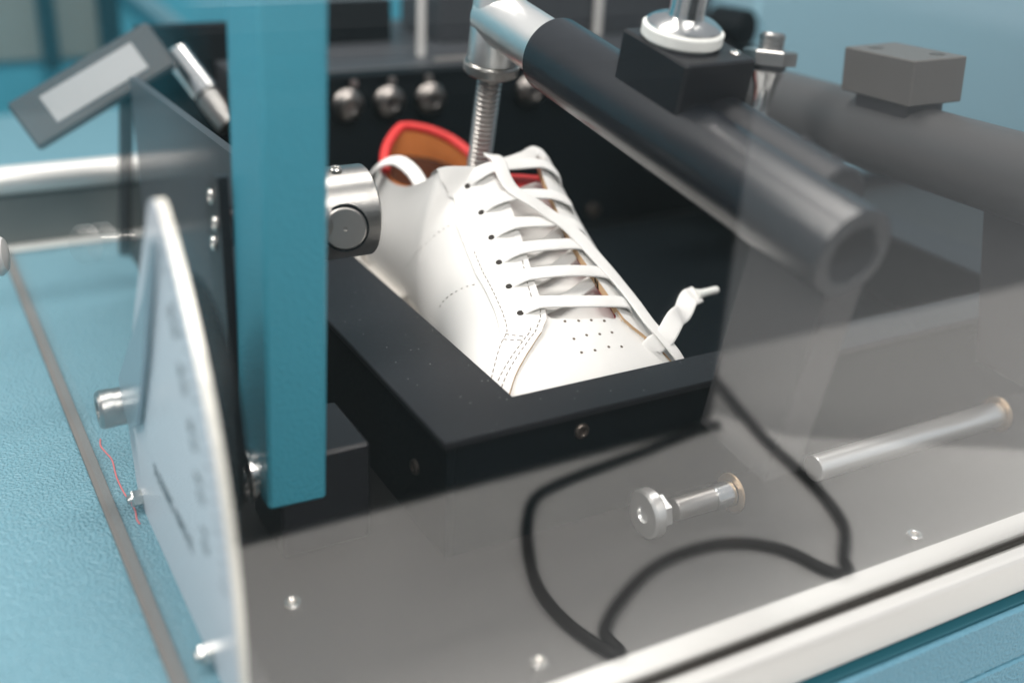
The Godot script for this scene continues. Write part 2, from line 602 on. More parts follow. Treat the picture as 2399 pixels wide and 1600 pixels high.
func background() -> void:
	# the second part of the machine, behind the hood
	var t := thing("blue_motor_cover", "large pale blue metal cover at the back right behind the tubes", "cover", v(600, -60, -480))
	var st := begin()
	boxmm(st, 402, 1500, -52.4, 420, -470, -322, 3)
	part("cover_panel", st, M.cover, t)
	var k := thing("black_motor", "black round motor end beside the blue cover", "motor", v(384, 60, -330))
	st = begin()
	rod(st, v(384, 72, -345), v(392, 72, -318), 14, 1.5)
	part("motor_body", st, M.black, k)
	st = begin()
	boxmm(st, 372, 402, 40, 59, -360, -320, 1)
	part("motor_foot", st, M.dark, k)
	var p := thing("pink_tag", "narrow pink tag standing behind the white ring", "tag", v(376, 60, -372))
	st = begin()
	boxmm(st, 366, 376, 62, 100, -372.0, -369.5, 0.3)
	part("tag_sheet", st, M.pink, p)
	# control display on its arm
	var c := thing("control_display", "tilted dark grey control display with a pale screen behind the hood", "display", v(-20, -40, -520))
	var x := Vector3(0.89, 0.456, -0.03).normalized()
	var y := Vector3(-0.388, 0.721, -0.574)
	y = (y - x * x.dot(y)).normalized()
	var z := x.cross(y)
	var bs := Basis(x, y, z)
	var mid := v(-51.5, 60.2, -331.5)
	st = begin()
	box(st, mid, v(87, 29, 7), 0.0015, bs)
	part("frame", st, M.grey, c)
	st = begin()
	box(st, mid + bs * v(1, 0, 3.7), v(57, 17, 0.9), 0.0004, bs)
	part("screen", st, M.screen, c)
	st = begin()
	rod(st, mid + bs * v(20, 0, -3), v(-38, -52, -370), 4)
	part("arm", st, M.dark, c)
	var h := thing("chrome_handle", "short chrome cylinder leaning beside the display", "handle", v(5, 40, -340))
	st = begin()
	rod(st, v(-3, 72.5, -349), v(9, 51, -329), 8.0, 1.4)
	part("grip", st, M.chrome, h)
	st = begin()
	rod(st, v(9, 51, -329), v(17, 36, -315), 7.2, 0.8)
	part("grip_base", st, M.brushed, h)
	var w := thing("dark_fill_panel", "black panel added as dark fill behind the leaning chrome cylinder", "bracket", v(20, -52, -365))
	st = begin()
	boxmm(st, -20, 60, -52.4, 84, -374, -366, 1)  # panel added to darken the gap inside the housing
	part("fill_plate", st, M.black, w)
	# another machine far behind
	var b := thing("far_blue_machine", "blue machine standing behind the hood at the top left with an olive panel", "machine", v(0, -130, -900))
	var st2 := begin()
	boxmm(st2, -900, 1500, -129.8, 420, -1100, -780, 4)
	part("body", st2, M.deep_blue, b)
	st2 = begin()
	boxmm(st2, -80, 40, -14, 300, -779.8, -768, 3)
	part("olive_panel", st2, M.olive, b)
	st2 = begin()
	boxmm(st2, -22, -8, -20, 300, -767.8, -755, 2)
	part("black_column", st2, M.black, b)
	st2 = begin()
	boxmm(st2, 28, 46, -22, 300, -767.8, -755, 2)
	part("black_column", st2, M.black, b)
	st2 = begin()
	box(st2, v(108, 2, -762), v(15, 150, 14), 0.002, Basis(Vector3(0, 0, 1), deg_to_rad(48)))
	part("pale_strut", st2, M.blue, b)

# ---------------------------------------------------------------- gauge at the left
func gauge() -> void:
	var t := thing("angle_gauge", "white quadrant gauge plate with lettering and a steel pointer, left of the blue arm", "gauge", v(-89, -52, -20))
	# polygon in (z, y)
	var pv := Vector2(-96, -13)
	var pts := PackedVector2Array()
	pts.append(Vector2(-92, -52.5))
	pts.append(Vector2(47, -52.5))
	pts.append(Vector2(47.5, -18))
	for i in 15:
		var a := deg_to_rad(lerpf(2.0, 50.0, i / 14.0))
		pts.append(pv + Vector2(cos(a), sin(a)) * 143.5)
	pts.append(Vector2(-5.2, 98.2))
	pts.append(Vector2(-9, 99.2))
	pts.append(Vector2(-13.4, 97.8))
	pts.append(Vector2(-17.3, 94.9))
	pts.append(Vector2(-87.5, 6))
	pts.append(Vector2(-97, -10))
	pts.append(Vector2(-98, -20))
	var st := begin()
	prism(st, v(-90.9, 0, 0), Vector3(0, 0, 1), Vector3.UP, Vector3.RIGHT, pts, 0.5)
	part("face", st, M.gauge, t)
	st = begin()
	prism(st, v(-90.35, 0, 0), Vector3(0, 0, 1), Vector3.UP, Vector3.RIGHT, pts, 2.8)
	part("back_plate", st, M.gauge_edge, t)
	# pointer: a thin triangular blade from the pivot
	st = begin()
	var blade := PackedVector2Array([Vector2(-92, 3), Vector2(-90, -9), Vector2(-80, -13), Vector2(-64, -3), Vector2(-37, 35.5), Vector2(-19.8, 63.5), Vector2(-5.2, 87.8), Vector2(-7, 88), Vector2(-27, 63), Vector2(-52, 38.8)])
	prism(st, v(-93.4, 0, 0), Vector3(0, 0, 1), Vector3.UP, Vector3.RIGHT, blade, 1.6)
	part("pointer", st, M.pointer, t)
	cap_screw(t, v(-96.4, -11, -95.5), Vector3.LEFT, 7.6, 5.6, M.brushed, "pivot_screw")
	st = begin()
	rod(st, v(-96.6, -11, -95.5), v(-90.9, -11, -95.5), 7.4, 0.5, 28)
	part("pivot_washer", st, M.brushed, t)
	for p in [Vector2(-84.7, -47.1), Vector2(16.4, -46.9)]:
		st = begin()
		hexa(st, v(-91, p.y, p.x), Vector3.LEFT, 3.4, 4.0)
		lathe(st, v(-95, p.y, p.x), Vector3.LEFT, [Vector2(1.9, -0.2), Vector2(1.9, 1.6), Vector2(0, 1.9)], 16)
		part("nut", st, M.steel, t)
	st = begin()
	boxmm(st, -87, -80, -52.4, -44, -88, 40, 0.4)
	part("foot_angle", st, M.grey, t)
	letter("FLEXING ANGLE", 5.6, t, "lettering", v(-91.05, -15.6, -25), 0.0)
	var spots := [Vector2(2.4, 65.5), Vector2(8.2, 49.5), Vector2(15, 34), Vector2(18.6, 17.6), Vector2(19.2, -0.3)]
	var txt := ["50", "40", "30", "20", "10"]
	for i in 5:
		var c: Vector2 = spots[i]
		letter(txt[i], 7.0, t, "numeral", v(-91.05, c.y, c.x), -(90.0 - rad_to_deg((c - pv).angle())))
	for i in 23:
		var a := deg_to_rad(lerpf(3.0, 48.0, i / 22.0))
		var d := Vector2(cos(a), sin(a))
		var l := 7.0 if i % 4 == 0 else 4.0
		var c := pv + d * (139.0 - l / 2)
		st = begin()
		box(st, v(-91.0, c.y, c.x), v(0.16, 0.5, l), 0.00002, Basis(Vector3.RIGHT, -a))
		part("scale_mark", st, M.ink, t)

func letter(text: String, h: float, parent: Node3D, called: String, at: Vector3, turn: float) -> void:
	var tm := TextMesh.new()
	var f := SystemFont.new()
	f.font_names = PackedStringArray(["Droid Sans"])
	tm.font = f
	tm.text = text
	tm.font_size = 32
	tm.pixel_size = h * MM / 32.0 * 1.35
	tm.depth = 0.00012
	var o := MeshInstance3D.new()
	o.mesh = tm
	o.material_override = M.ink
	o.name = called
	parent.add_child(o, true)
	o.basis = Basis(Vector3.UP, -PI / 2) * Basis(Vector3(0, 0, 1), deg_to_rad(turn))
	o.position = at - parent.position

# ---------------------------------------------------------------- swing arm
func swing_arm() -> void:
	var t := thing("swing_arm", "upright square blue arm left of the sneaker with a bolt at its foot", "arm", v(-45, -52, -45))
	var bs := Basis(Vector3(0, 0, 1), deg_to_rad(-1.75))
	var st := begin()
	box(st, v(-41.6, 110, -44.5), v(22.2, 278, 35), 0.0012, bs)
	part("bar", st, M.deep_blue, t)
	# bolt, washers and nut on the left face
	var o := v(-58.5, -20.5, -42.5)
	st = begin()
	lathe(st, o, Vector3.LEFT, [Vector2(0, -4.4), Vector2(9.5, -4.4), Vector2(9.5, 0.4), Vector2(10.6, 0.6), Vector2(11, 1.0), Vector2(11, 2.0), Vector2(10.6, 2.4), Vector2(6, 2.4)], 36)
	part("washer", st, M.chrome, t)
	st = begin()
	lathe(st, o + v(-3.2, 0, 0), Vector3.LEFT, [Vector2(6, -0.3), Vector2(10, 0.2), Vector2(10.4, 0.6), Vector2(10.4, 1.6), Vector2(10, 2.0), Vector2(5, 2.0)], 36)
	part("washer", st, M.chrome, t)
	st = begin()
	hexa(st, o + v(-5.4, 0, 0), Vector3.LEFT, 8.8, 6.6)
	part("nut", st, M.chrome, t)
	st = begin()
	rod(st, o + v(-11, 0, 0), o + v(-15.5, 0, 0), 4.8, 0.6, 24)
	part("bolt_end", st, M.steel, t)
	var d := thing("black_disc", "black round disc between the gauge and the blue arm", "disc", v(-80, -15, -24))
	st = begin()
	rod(st, v(-84, 26, -24), v(-75, 26, -24), 41, 1.2, 72)
	part("disc_body", st, M.black, d)
	cap_screw(d, v(-75, 30, 2), Vector3.RIGHT, 3.2, 2.2, M.steel)
	var p := thing("black_side_plate", "black rounded side plate with socket screws behind the blue arm", "plate", v(-62, 0, -95))
	var poly := PackedVector2Array()
	for i in 13:
		var a := PI / 2 + PI / 2 * i / 12.0
		poly.append(Vector2(-61 + cos(a) * 20, 66 + sin(a) * 21))
	poly.append(Vector2(-72, -10))
	poly.append(Vector2(-61, -10))
	st = begin()
	prism(st, v(-58.5, 0, 0), Vector3(0, 0, 1), Vector3.UP, Vector3.RIGHT, poly, 3.8)
	part("plate", st, M.dark, p)
	for q in [[77.5, -70.5], [68.6, -67.0], [60.0, -71.0]]:
		cap_screw(p, v(-58.5, q[0], q[1]), Vector3.LEFT, 3.0, 1.0, M.steel)

func heel_clamp() -> void:
	var t := thing("heel_clamp", "brushed steel clamp cylinder with a round button pressing at the shoe", "clamp", v(-10, 40, -100))
	var st := begin()
	lathe(st, v(-14, 55, -100), Vector3.RIGHT, [Vector2(0, 0), Vector2(18, 0), Vector2(18.6, 0.6), Vector2(18.6, 24.6), Vector2(17.8, 25.4), Vector2(0, 25.4)], 64)
	part("cylinder", st, M.brushed, t)
	st = begin()
	rod(st, v(-46, 55, -100), v(-13, 55, -100), 8)
	part("axle", st, M.dark, t)
	# the button sits in a bore on the side facing the camera
	var n := Vector3(-0.30, 0.10, 0.95).normalized()
	var c := v(1.2, 53.0, -100) + n * 17.0 * MM
	st = begin()
	lathe(st, c, n, [Vector2(9.4, 0), Vector2(9.4, 3.2), Vector2(8.6, 3.2), Vector2(8.6, 0.5)], 48)
	part("bore_ring", st, M.black, t)
	st = begin()
	lathe(st, c, n, [Vector2(8.4, 0), Vector2(8.4, 3.6), Vector2(7.9, 4.1), Vector2(0.9, 4.1), Vector2(0.5, 3.7), Vector2(0, 3.7)], 48)
	part("button", st, M.dull_steel, t)
	cap_screw(t, v(-2.0, 73.9, -97), Vector3(0.0, 1, 0.15), 2.5, 0.9, M.steel, "set_screw")

# ---------------------------------------------------------------- holder box
func shoe_box() -> void:
	var t := thing("shoe_holder", "black box shaped shoe holder with a rectangular opening around the sneaker", "holder", v(150, -52.5, -150))
	var st := begin()
	var ring := func(k: float) -> PackedVector2Array: return PackedVector2Array([Vector2(k, -296), Vector2(k, -k - 0.6), Vector2(k + 0.6, -k), Vector2(355.4 - k, -k), Vector2(356 - k, -k - 0.6), Vector2(356 - k, -296), Vector2(326 + k, -296), Vector2(326 + k, -21.9 + k), Vector2(40 - k, -21.9 + k), Vector2(40 - k, -296)])
	prism(st, v(0, -2.6, 0), Vector3.RIGHT, Vector3(0, 0, 1), Vector3.UP, ring.call(0.0), 2.2)
	prism(st, v(0, -0.4, 0), Vector3.RIGHT, Vector3(0, 0, 1), Vector3.UP, ring.call(0.4), 0.4)
	part("frame_plate", st, M.dark, t)
	st = begin()
	boxmm(st, 2.5, 6, -52.4, -2.7, -296, -2.5, 0.3)
	part("left_side", st, M.black, t)
	st = begin()
	boxmm(st, 6.1, 353.5, -52.4, -2.7, -6, -2.5, 0.3)
	part("front_side", st, M.black, t)
	st = begin()
	boxmm(st, 350, 353.5, -52.4, -2.7, -296, -6.1, 0.3)
	part("right_side", st, M.black, t)
	st = begin()
	for i in 70:
		var x := fmod(i * 7.31 + 3.0 * sin(i * 2.7), 39.0) + 0.5
		var zz := -fmod(i * 29.7, 230.0) - 22.0
		if i % 3 == 0:
			x = fmod(i * 13.7, 300.0) + 20.0
			zz = -fmod(i * 3.1, 20.0) - 1.0
		box(st, v(x, 0.06, zz), v(0.18 + 0.25 * fmod(i * 0.37, 1.0), 0.1, 0.22), 0.00002, Basis(Vector3.UP, i * 1.3))
	part("dust", st, M.dust, t, "", "stuff")
	st = begin()
	boxmm(st, 6.1, 349.9, -52.3, -50.4, -296, -6.1, 0.2)
	part("floor_plate", st, M.black, t)
	cap_screw(t, v(2.5, -26.4, -29.4), Vector3.LEFT, 3.2, 1.4, M.dark_screw)
	cap_screw(t, v(60, -10, -2.5), Vector3.BACK, 3.2, 1.4, M.dark_screw)
	cap_screw(t, v(262, -41, -303.9), Vector3.BACK, 5.0, 2.4, M.dark_screw)
	var b := thing("corner_block", "small dark grey block standing in front of the left end of the holder", "block", v(-32, -52.5, -50))
	st = begin()
	boxmm(st, -52, -16.8, -52.4, -10, -64, -28, 1.2)
	part("block_body", st, M.dark, b)

# ---------------------------------------------------------------- sneaker
var KP := [0.0, .07, .15, .25, .35, .44, .49, .53, .63, .73, .83, .90, .95, 1.0]
var LB := [Vector2(0, 0), Vector2(4, -18), Vector2(20, -29), Vector2(48, -29), Vector2(78, -26), Vector2(103, -27), Vector2(118, -31), Vector2(127, -34), Vector2(150, -39), Vector2(175, -45), Vector2(205, -49), Vector2(230, -46), Vector2(243, -31), Vector2(249, 0)]
var LT := [Vector3(4, -4, 92), Vector3(7, -12, 91.5), Vector3(24, -25, 84.5), Vector3(45, -31, 76.5), Vector3(74, -31, 79.5), Vector3(102, -30, 91.5), Vector3(116, -27, 102), Vector3(122, -8, 101), Vector3(144, -5.5, 88.5), Vector3(167, -7.5, 76.5), Vector3(202, -12.4, 63.5), Vector3(206, -4, 62.3), Vector3(207, 1, 62), Vector3(207, 4, 62)]
var RB := [Vector2(0, 0), Vector2(4, 18), Vector2(20, 31), Vector2(48, 33), Vector2(78, 32), Vector2(103, 35), Vector2(118, 38), Vector2(127, 40), Vector2(150, 43), Vector2(175, 46), Vector2(205, 48), Vector2(230, 45), Vector2(243, 30), Vector2(249, 0)]
var RT := [Vector3(4, -4, 92), Vector3(6, 8, 90), Vector3(14, 20, 85.5), Vector3(40, 30, 77), Vector3(76, 30, 78), Vector3(102, 29, 93), Vector3(114, 24, 105), Vector3(120, 18, 102), Vector3(144, 17.3, 88), Vector3(167, 17, 77), Vector3(205, 19.7, 62.6), Vector3(208, 13, 62.2), Vector3(207.5, 8, 62), Vector3(207, 4, 62)]
var CK := [0.0, .3, .47, .53, .63, .83, .9, 1.0]
var CC := [.1, .18, .36, .5, .55, .55, .55, .5]
var CD := [18.0, 17, 11, 3, 3, 5, 9, 9]
var CU := [28.0, 30, 36, 42, 38, 30, 26, 24]
var CO := [3.0, 11, 15, 14, 9, 5, 5, 5]
var AP := [.477, .489, .512, .577, .658, .724, .768, .795, .815, .834, .841, .858, .87, .885, .90, .906, .92]
var AV := [1.0, .839, .681, .601, .612, .633, .665, .676, .668, .64, .579, .485, .402, .25, .08, 0.0, 0.0]
var EP := [.828, .854, .883, .894, .901, .906, .91, .915, .92]
var EV := [1.0, .945, .826, .71, .592, .478, .398, .2, 0.0]
var SB: Basis
var SO: Vector3

func interp(xs: Array, ys: Array, x: float) -> float:
	if x <= xs[0]:
		return ys[0]
	for i in xs.size() - 1:
		if x <= xs[i + 1]:
			return lerpf(ys[i], ys[i + 1], (x - xs[i]) / (xs[i + 1] - xs[i]))
	return ys[-1]

func keyed(vals: Array, p: float) -> Variant:
	p = clampf(p, 0, 1)
	var n := KP.size()
	var i := 0
	while i < n - 2 and p >= KP[i + 1]:
		i += 1
	var d: float = KP[i + 1] - KP[i]
	var u: float = (p - KP[i]) / d
	var a := maxi(i - 1, 0)
	var j := mini(i + 2, n - 1)
	var m0: Variant = (vals[i + 1] - vals[a]) / (KP[i + 1] - KP[a]) * d
	var m1: Variant = (vals[j] - vals[i]) / (KP[j] - KP[i]) * d
	return vals[i] * (2 * u * u * u - 3 * u * u + 1) + m0 * (u * u * u - 2 * u * u + u) + vals[i + 1] * (-2 * u * u * u + 3 * u * u) + m1 * (u * u * u - u * u)

func raw(side: int, p: float, w: float) -> Vector3:
	var bl := LB if side < 0 else RB
	var tl := LT if side < 0 else RT
	var b: Vector2 = keyed(bl, p)
	var t: Vector3 = keyed(tl, p)
	var c := interp(CK, CC, p)
	var b2: Vector2 = keyed(bl, minf(p + .01, 1)) - keyed(bl, maxf(p - .01, 0))
	var n := Vector2(b2.y, -b2.x).normalized() * (1.0 if side < 0 else -1.0)
	if p > 0.9:
		n = n.lerp(Vector2(1, 0), smoothstep(0.9, 0.995, p)).normalized()
	elif p < 0.06:
		n = n.lerp(Vector2(-1, 0), 1.0 - smoothstep(0.0, 0.06, p)).normalized()
	var b3 := Vector3(b.x, b.y, 20)
	var d := Vector3(b.x - t.x, b.y - t.y, 0)
	var ou := interp(CK, CO, p)
	var p1 := b3 + Vector3(n.x * ou, n.y * ou, interp(CK, CU, p))
	var p2 := t + d * c - Vector3(0, 0, interp(CK, CD, p))
	return b3.bezier_interpolate(p1, p2, t, w)

# A point of the upper in shoe millimetres, off mm outside the base surface.
func S(side: int, p: float, w: float, off := 0.0) -> Vector3:
	var a := raw(side, p, w)
	if off == 0.0:
		return a
	return a + snormal(side, p, w) * off

func snormal(side: int, p: float, w: float) -> Vector3:
	var e := 0.006
	var du := raw(side, minf(p + e, 1), w) - raw(side, maxf(p - e, 0), w)
	var dv := raw(side, p, minf(w + e, 1)) - raw(side, p, maxf(w - e, 0))
	return du.cross(dv).normalized() * (-1.0 if side > 0 else 1.0)

func sw(q: Vector3) -> Vector3:   # shoe mm to world metres
	return SO + SB * q * MM

func shoe_grid(st: SurfaceTool, side: int, ps: Array, lo: Callable, hi: Callable, nv: int, off: float) -> void:
	st.set_smooth_group(0)
	var rows := []
	for p in ps:
		var a: float = lo.call(p)
		var b: float = maxf(hi.call(p), a)
		var row := []
		for k in nv + 1:
			row.append(sw(S(side, p, lerpf(a, b, float(k) / nv), off)))
		rows.append(row)
	var c := sw(Vector3(130, 2, 35))
	for i in rows.size() - 1:
		for k in nv:
			quad(st, rows[i][k], rows[i + 1][k], rows[i + 1][k + 1], rows[i][k + 1], c)

func edge_strip(st: SurfaceTool, side: int, pv: Array, off1: float, off2: float) -> void:
	st.set_smooth_group(0)
	for i in pv.size() - 1:
		var a: Vector2 = pv[i]
		var b: Vector2 = pv[i + 1]
		quad(st, sw(S(side, a.x, a.y, off1)), sw(S(side, b.x, b.y, off1)), sw(S(side, b.x, b.y, off2)), sw(S(side, a.x, a.y, off2)), sw(Vector3(130, 2, 35)))

func steps(a: float, b: float, n: int) -> Array:
	var r := []
	for i in n + 1:
		r.append(lerpf(a, b, float(i) / n))
	return r

func stitch_line(st: SurfaceTool, side: int, pv: Array, off: float, length := 1.7, gap := 1.0, wide := 0.5) -> void:
	var pts := []
	for i in pv.size() - 1:
		for k in 12:
			var q: Vector2 = pv[i].lerp(pv[i + 1], k / 12.0)
			pts.append([sw(S(side, q.x, q.y, off)), q])
	var acc := 0.0
	var start := -1
	for i in pts.size() - 1:
		if start < 0 and acc >= gap * MM:
			start = i
			acc = 0
		acc += (pts[i + 1][0] - pts[i][0]).length()
		if start >= 0 and acc >= length * MM:
			var a: Vector3 = pts[start][0]
			var b: Vector3 = pts[i + 1][0]
			var q: Vector2 = pts[i][1]
			var n := SB * snormal(side, q.x, q.y)
			var y := (b - a).normalized()
			var x := y.cross(n).normalized()
			box(st, (a + b) / 2, Vector3(wide * MM, (b - a).length(), 0.3 * MM), 0.0001, Basis(x, y, x.cross(y)))
			start = -1
			acc = 0

func at_plan(s: float, tt: float) -> Array:   # the (side, p, w) of the vamp nearest to plan position s, t
	var best := [1e9, -1, 0.9, 0.9]
	for side in [-1, 1]:
		for i in 41:
			var p := lerpf(0.83, 1.0, i / 40.0)
			for k in 31:
				var w := lerpf(0.6, 1.0, k / 30.0)
				var q := raw(side, p, w)
				var d := Vector2(q.x - s, q.y - tt).length()
				if d < best[0]:
					best = [d, side, p, w]
	return best

func sneaker() -> void:
	var yaw := deg_to_rad(94.7)
	var pitch := deg_to_rad(0.5)
	var roll := deg_to_rad(-4.2)
	var u0 := Vector3(cos(yaw), 0, sin(yaw))
	var t0 := Vector3(sin(yaw), 0, -cos(yaw))
	var u := u0 * cos(pitch) - Vector3.UP * sin(pitch)
	var h := Vector3.UP * cos(pitch) + u0 * sin(pitch)
	var tt := t0 * cos(roll) + h * sin(roll)
	h = h * cos(roll) - t0 * sin(roll)
	SB = Basis(u, tt, h)
	SO = v(99.4, -48.1, -258.8)
	var t := thing("sneaker", "white leather sneaker with red collar and white laces held in the black holder", "sneaker", sw(Vector3(130, 0, 0)))
	var zero := func(_p: float) -> float: return 0.0
	var one := func(_p: float) -> float: return 1.0
	var fa := func(p: float) -> float: return interp(AP, AV, p)
	var fe := func(p: float) -> float: return interp(EP, EV, p)
	var all_p := steps(0, 1, 130)
	var st := begin()
	# outsole
	var outline := []
	for i in 61:
		outline.append([keyed(LB, i / 60.0), -1])
	for i in range(59, 0, -1):
		outline.append([keyed(RB, i / 60.0), 1])
	var rows := []
	for lev in [Vector2(1.0, 0), Vector2(3.2, 0.8), Vector2(4.4, 4), Vector2(4.6, 17), Vector2(4.2, 20.4), Vector2(3.2, 21.6), Vector2(1.5, 21.8), Vector2(-3.0, 20.0)]:
		var row := []
		var n := outline.size()
		for i in n:
			var a: Vector2 = outline[(i + n - 1) % n][0]
			var b: Vector2 = outline[(i + 1) % n][0]
			var o := Vector2(b.y - a.y, a.x - b.x).normalized()
			var q: Vector2 = outline[i][0] + o * (lev.x + 3.5 * smoothstep(150.0, 90.0, outline[i][0].x))
			row.append(sw(Vector3(minf(q.x, 249), q.y, lev.y)))
		rows.append(row)
	st.set_smooth_group(0)
	for i in rows.size() - 1:
		for k in outline.size():
			var k2 := (k + 1) % outline.size()
			quad(st, rows[i][k], rows[i + 1][k], rows[i + 1][k2], rows[i][k2], sw(Vector3(130, 0, 10)))
	part("outsole", st, M.rubber, t)
	# vamp: the toe part under the overlays
	st = begin()
	for side in [-1, 1]:
		shoe_grid(st, side, steps(0.78, 1.0, 50), zero, one, 28, 0.0)
	part("vamp", st, M.leather, t)
	# quarters
	for side in [-1, 1]:
		st = begin()
		var ps := steps(0, 0.82, 110) + steps(0.825, 0.92, 40)
		shoe_grid(st, side, ps, zero, fe, 28, 1.0)
		edge_strip(st, side, edge_pv(), 1.0, -0.4)
		part("quarter", st, M.leather, t)
		# eyestay overlay
		st = begin()
		var ps2 := steps(0.46, 0.82, 70) + steps(0.823, 0.92, 50)
		shoe_grid(st, side, ps2, fa, fe, 16, 2.1)
		var low := []
		for p in ps2:
			low.append(Vector2(p, fa.call(p)))
		edge_strip(st, side, low, 2.1, 0.9)
		part("eyestay", st, M.leather, t)
		st = begin()
		edge_strip(st, side, edge_pv(), 2.1, 0.2)
		var thr := []
		for p in steps(0.50, 0.83, 40):
			thr.append(Vector2(p, 1.0))
		edge_strip(st, side, thr, 2.1, -0.6)
		part("raw_edge", st, M.raw_edge, t)
		# linings
		st = begin()
		shoe_grid(st, side, steps(0, 0.5, 50), func(_p: float) -> float: return 0.72, one, 8, -1.6)
		part("collar_lining", st, M.tan_lining, t)
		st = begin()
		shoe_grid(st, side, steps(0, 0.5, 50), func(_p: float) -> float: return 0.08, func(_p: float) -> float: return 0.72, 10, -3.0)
		part("shaded_lining", st, M.shaded_lining, t)
		st = begin()
		shoe_grid(st, side, steps(0.5, 0.9, 40), func(_p: float) -> float: return 0.12, one, 12, -1.0)
		part("throat_lining", st, M.red_lining, t)
		st = begin()
		var ring := []
		var ups := []
		for p in steps(0.0, 0.235 if side < 0 else 0.36, 40):
			ring.append(sw(S(side, p, 0.995, -0.2)))
			ups.append(SB * Vector3(0, 0, 1))
		sweep(st, ring, round_section(2.7, 12), ups)
		part("collar_binding", st, M.red, t)
	# insole
	st = begin()
	for i in 60:
		for side in [-1, 1]:
			var b := LB if side < 0 else RB
			var q: Vector2 = keyed(b, i / 60.0)
			var r: Vector2 = keyed(b, (i + 1) / 60.0)
			quad(st, sw(Vector3(q.x, 0, 25)), sw(Vector3(r.x, 0, 25)), sw(Vector3(r.x, r.y, 25)), sw(Vector3(q.x, q.y, 25)), sw(Vector3(130, 0, 0)))
	part("insole", st, M.insole, t)
	# tongue
	tongue(t)
	# stitches: one part, too many to count
	st = begin()
	for k in [0.0]:
		var pv := []
		for p in steps(0.66, 0.905, 40):
			pv.append(Vector2(p + 0.006, minf(interp(AP, AV, p) + 0.045, 1.0)))
		stitch_line(st, -1, pv, 2.2)
		pv = []
		for q in edge_pv():
			pv.append(Vector2(q.x - 0.010, q.y - 0.02))
		stitch_line(st, -1, pv.slice(1), 2.2)
		pv = []
		for q in edge_pv():
			pv.append(Vector2(q.x - 0.016, q.y - 0.05))
		stitch_line(st, -1, pv.slice(9), 2.2)
		stitch_line(st, -1, [Vector2(.836, .656), Vector2(.858, .722), Vector2(.878, .752)], 2.2)
		stitch_line(st, -1, [Vector2(.843, .622), Vector2(.864, .69), Vector2(.883, .722)], 2.2)
		stitch_line(st, -1, [Vector2(.74, .955), Vector2(.78, .945), Vector2(.82, .94)], 2.2)
		stitch_line(st, -1, [Vector2(.735, .626), Vector2(.719, .546), Vector2(.703, .464), Vector2(.675, .341), Vector2(.666, .281)], 1.1, 1.0, 1.6, 0.4)
		stitch_line(st, -1, [Vector2(.565, .583), Vector2(.531, .458), Vector2(.503, .397), Vector2(.454, .352), Vector2(.392, .25)], 1.1, 0.8, 2.0, 0.3)
	part("stitching", st, M.stitch, t, "", "stuff")
	# perforations of the toe
	for q in [[206.5, -5.6], [206.8, .6], [207, 6.6], [208, 12.2], [215.2, -5.3], [214.8, 1.0], [214.4, 7.2], [214, 13.4], [222.6, -5.3], [222, 1.6], [221.4, 8.4], [220.8, 15.0]]:
		var b: Array = at_plan(q[0] + 1.0, q[1])
		var n: Vector3 = SB * snormal(b[1], b[2], b[3])
		st = begin()
		lathe(st, sw(S(b[1], b[2], b[3], 0.02)), n, [Vector2(0.68, -0.2), Vector2(0.66, 0.08), Vector2(0, 0.08)], 10)
		part("perforation", st, M.perforation, t)
	laces(t)

func edge_pv() -> Array:
	var r := []
	for i in EP.size() - 1:
		for k in 6:
			r.append(Vector2(lerpf(EP[i], EP[i + 1], k / 6.0), lerpf(EV[i], EV[i + 1], k / 6.0)))
	r.append(Vector2(.92, 0))
	return r

func throat_h(s: float) -> float:
	return interp([100.0, 112, 120, 128, 144, 159, 174, 190, 205, 215, 225], [92.0, 100, 101, 98, 88.7, 80.6, 73.7, 67.8, 63, 60, 57], s)

func tongue(t: Node3D) -> void:
	var st := begin()
	st.set_smooth_group(0)
	var rows := []
	for i in 25:
		var k := i / 24.0
		var row := []
		for j in 21:
			var w := lerpf(-1, 1, j / 20.0)
			var s := lerpf(222, 127 - 12 * w, k)
			var half := lerpf(26, 24, k)
			var wave := sin(s * 0.21 + w * 1.3) * 0.9 * k
			row.append(sw(Vector3(s, 4 + w * half, throat_h(s) - 5.5 - 3.2 * w * w + wave)))
		rows.append(row)
	var c := sw(Vector3(170, 4, 0))
	for i in 24:
		for j in 20:
			quad(st, rows[i][j], rows[i + 1][j], rows[i + 1][j + 1], rows[i][j + 1], c)
	part("tongue", st, M.leather, t)
	st = begin()
	st.set_smooth_group(0)
	rows = []
	for i in 13:
		var s := lerpf(142, 106, i / 12.0)
		var row := []
		for j in 13:
			var w := lerpf(-1, 1, j / 12.0)
			row.append(sw(Vector3(s, 4 + w * 25, throat_h(s) - lerpf(13, 0.8, pow(i / 12.0, 2.2)) - 1.6 * w * w)))
		rows.append(row)
	for i in 12:
		for j in 12:
			quad(st, rows[i][j], rows[i + 1][j], rows[i + 1][j + 1], rows[i][j + 1], c)
	part("tongue_lining", st, M.red, t)

func lace_strip(pts: Array, ups: Array, called: String, t: Node3D, w := 6.8, h := 1.15, steps_ := 7) -> void:
	var st := begin()
	var c := curve(pts, steps_)
	var n := []
	for i in c.size():
		var f := float(i) / (c.size() - 1) * (ups.size() - 1)
		var a := int(f)
		n.append((ups[a] as Vector3).lerp(ups[mini(a + 1, ups.size() - 1)], f - a).normalized())
	sweep(st, c, flat_section(w, h), n, true, true, 0.45 if called == "lace_bar" else 1.0)
	part(called, st, M.lace, t)

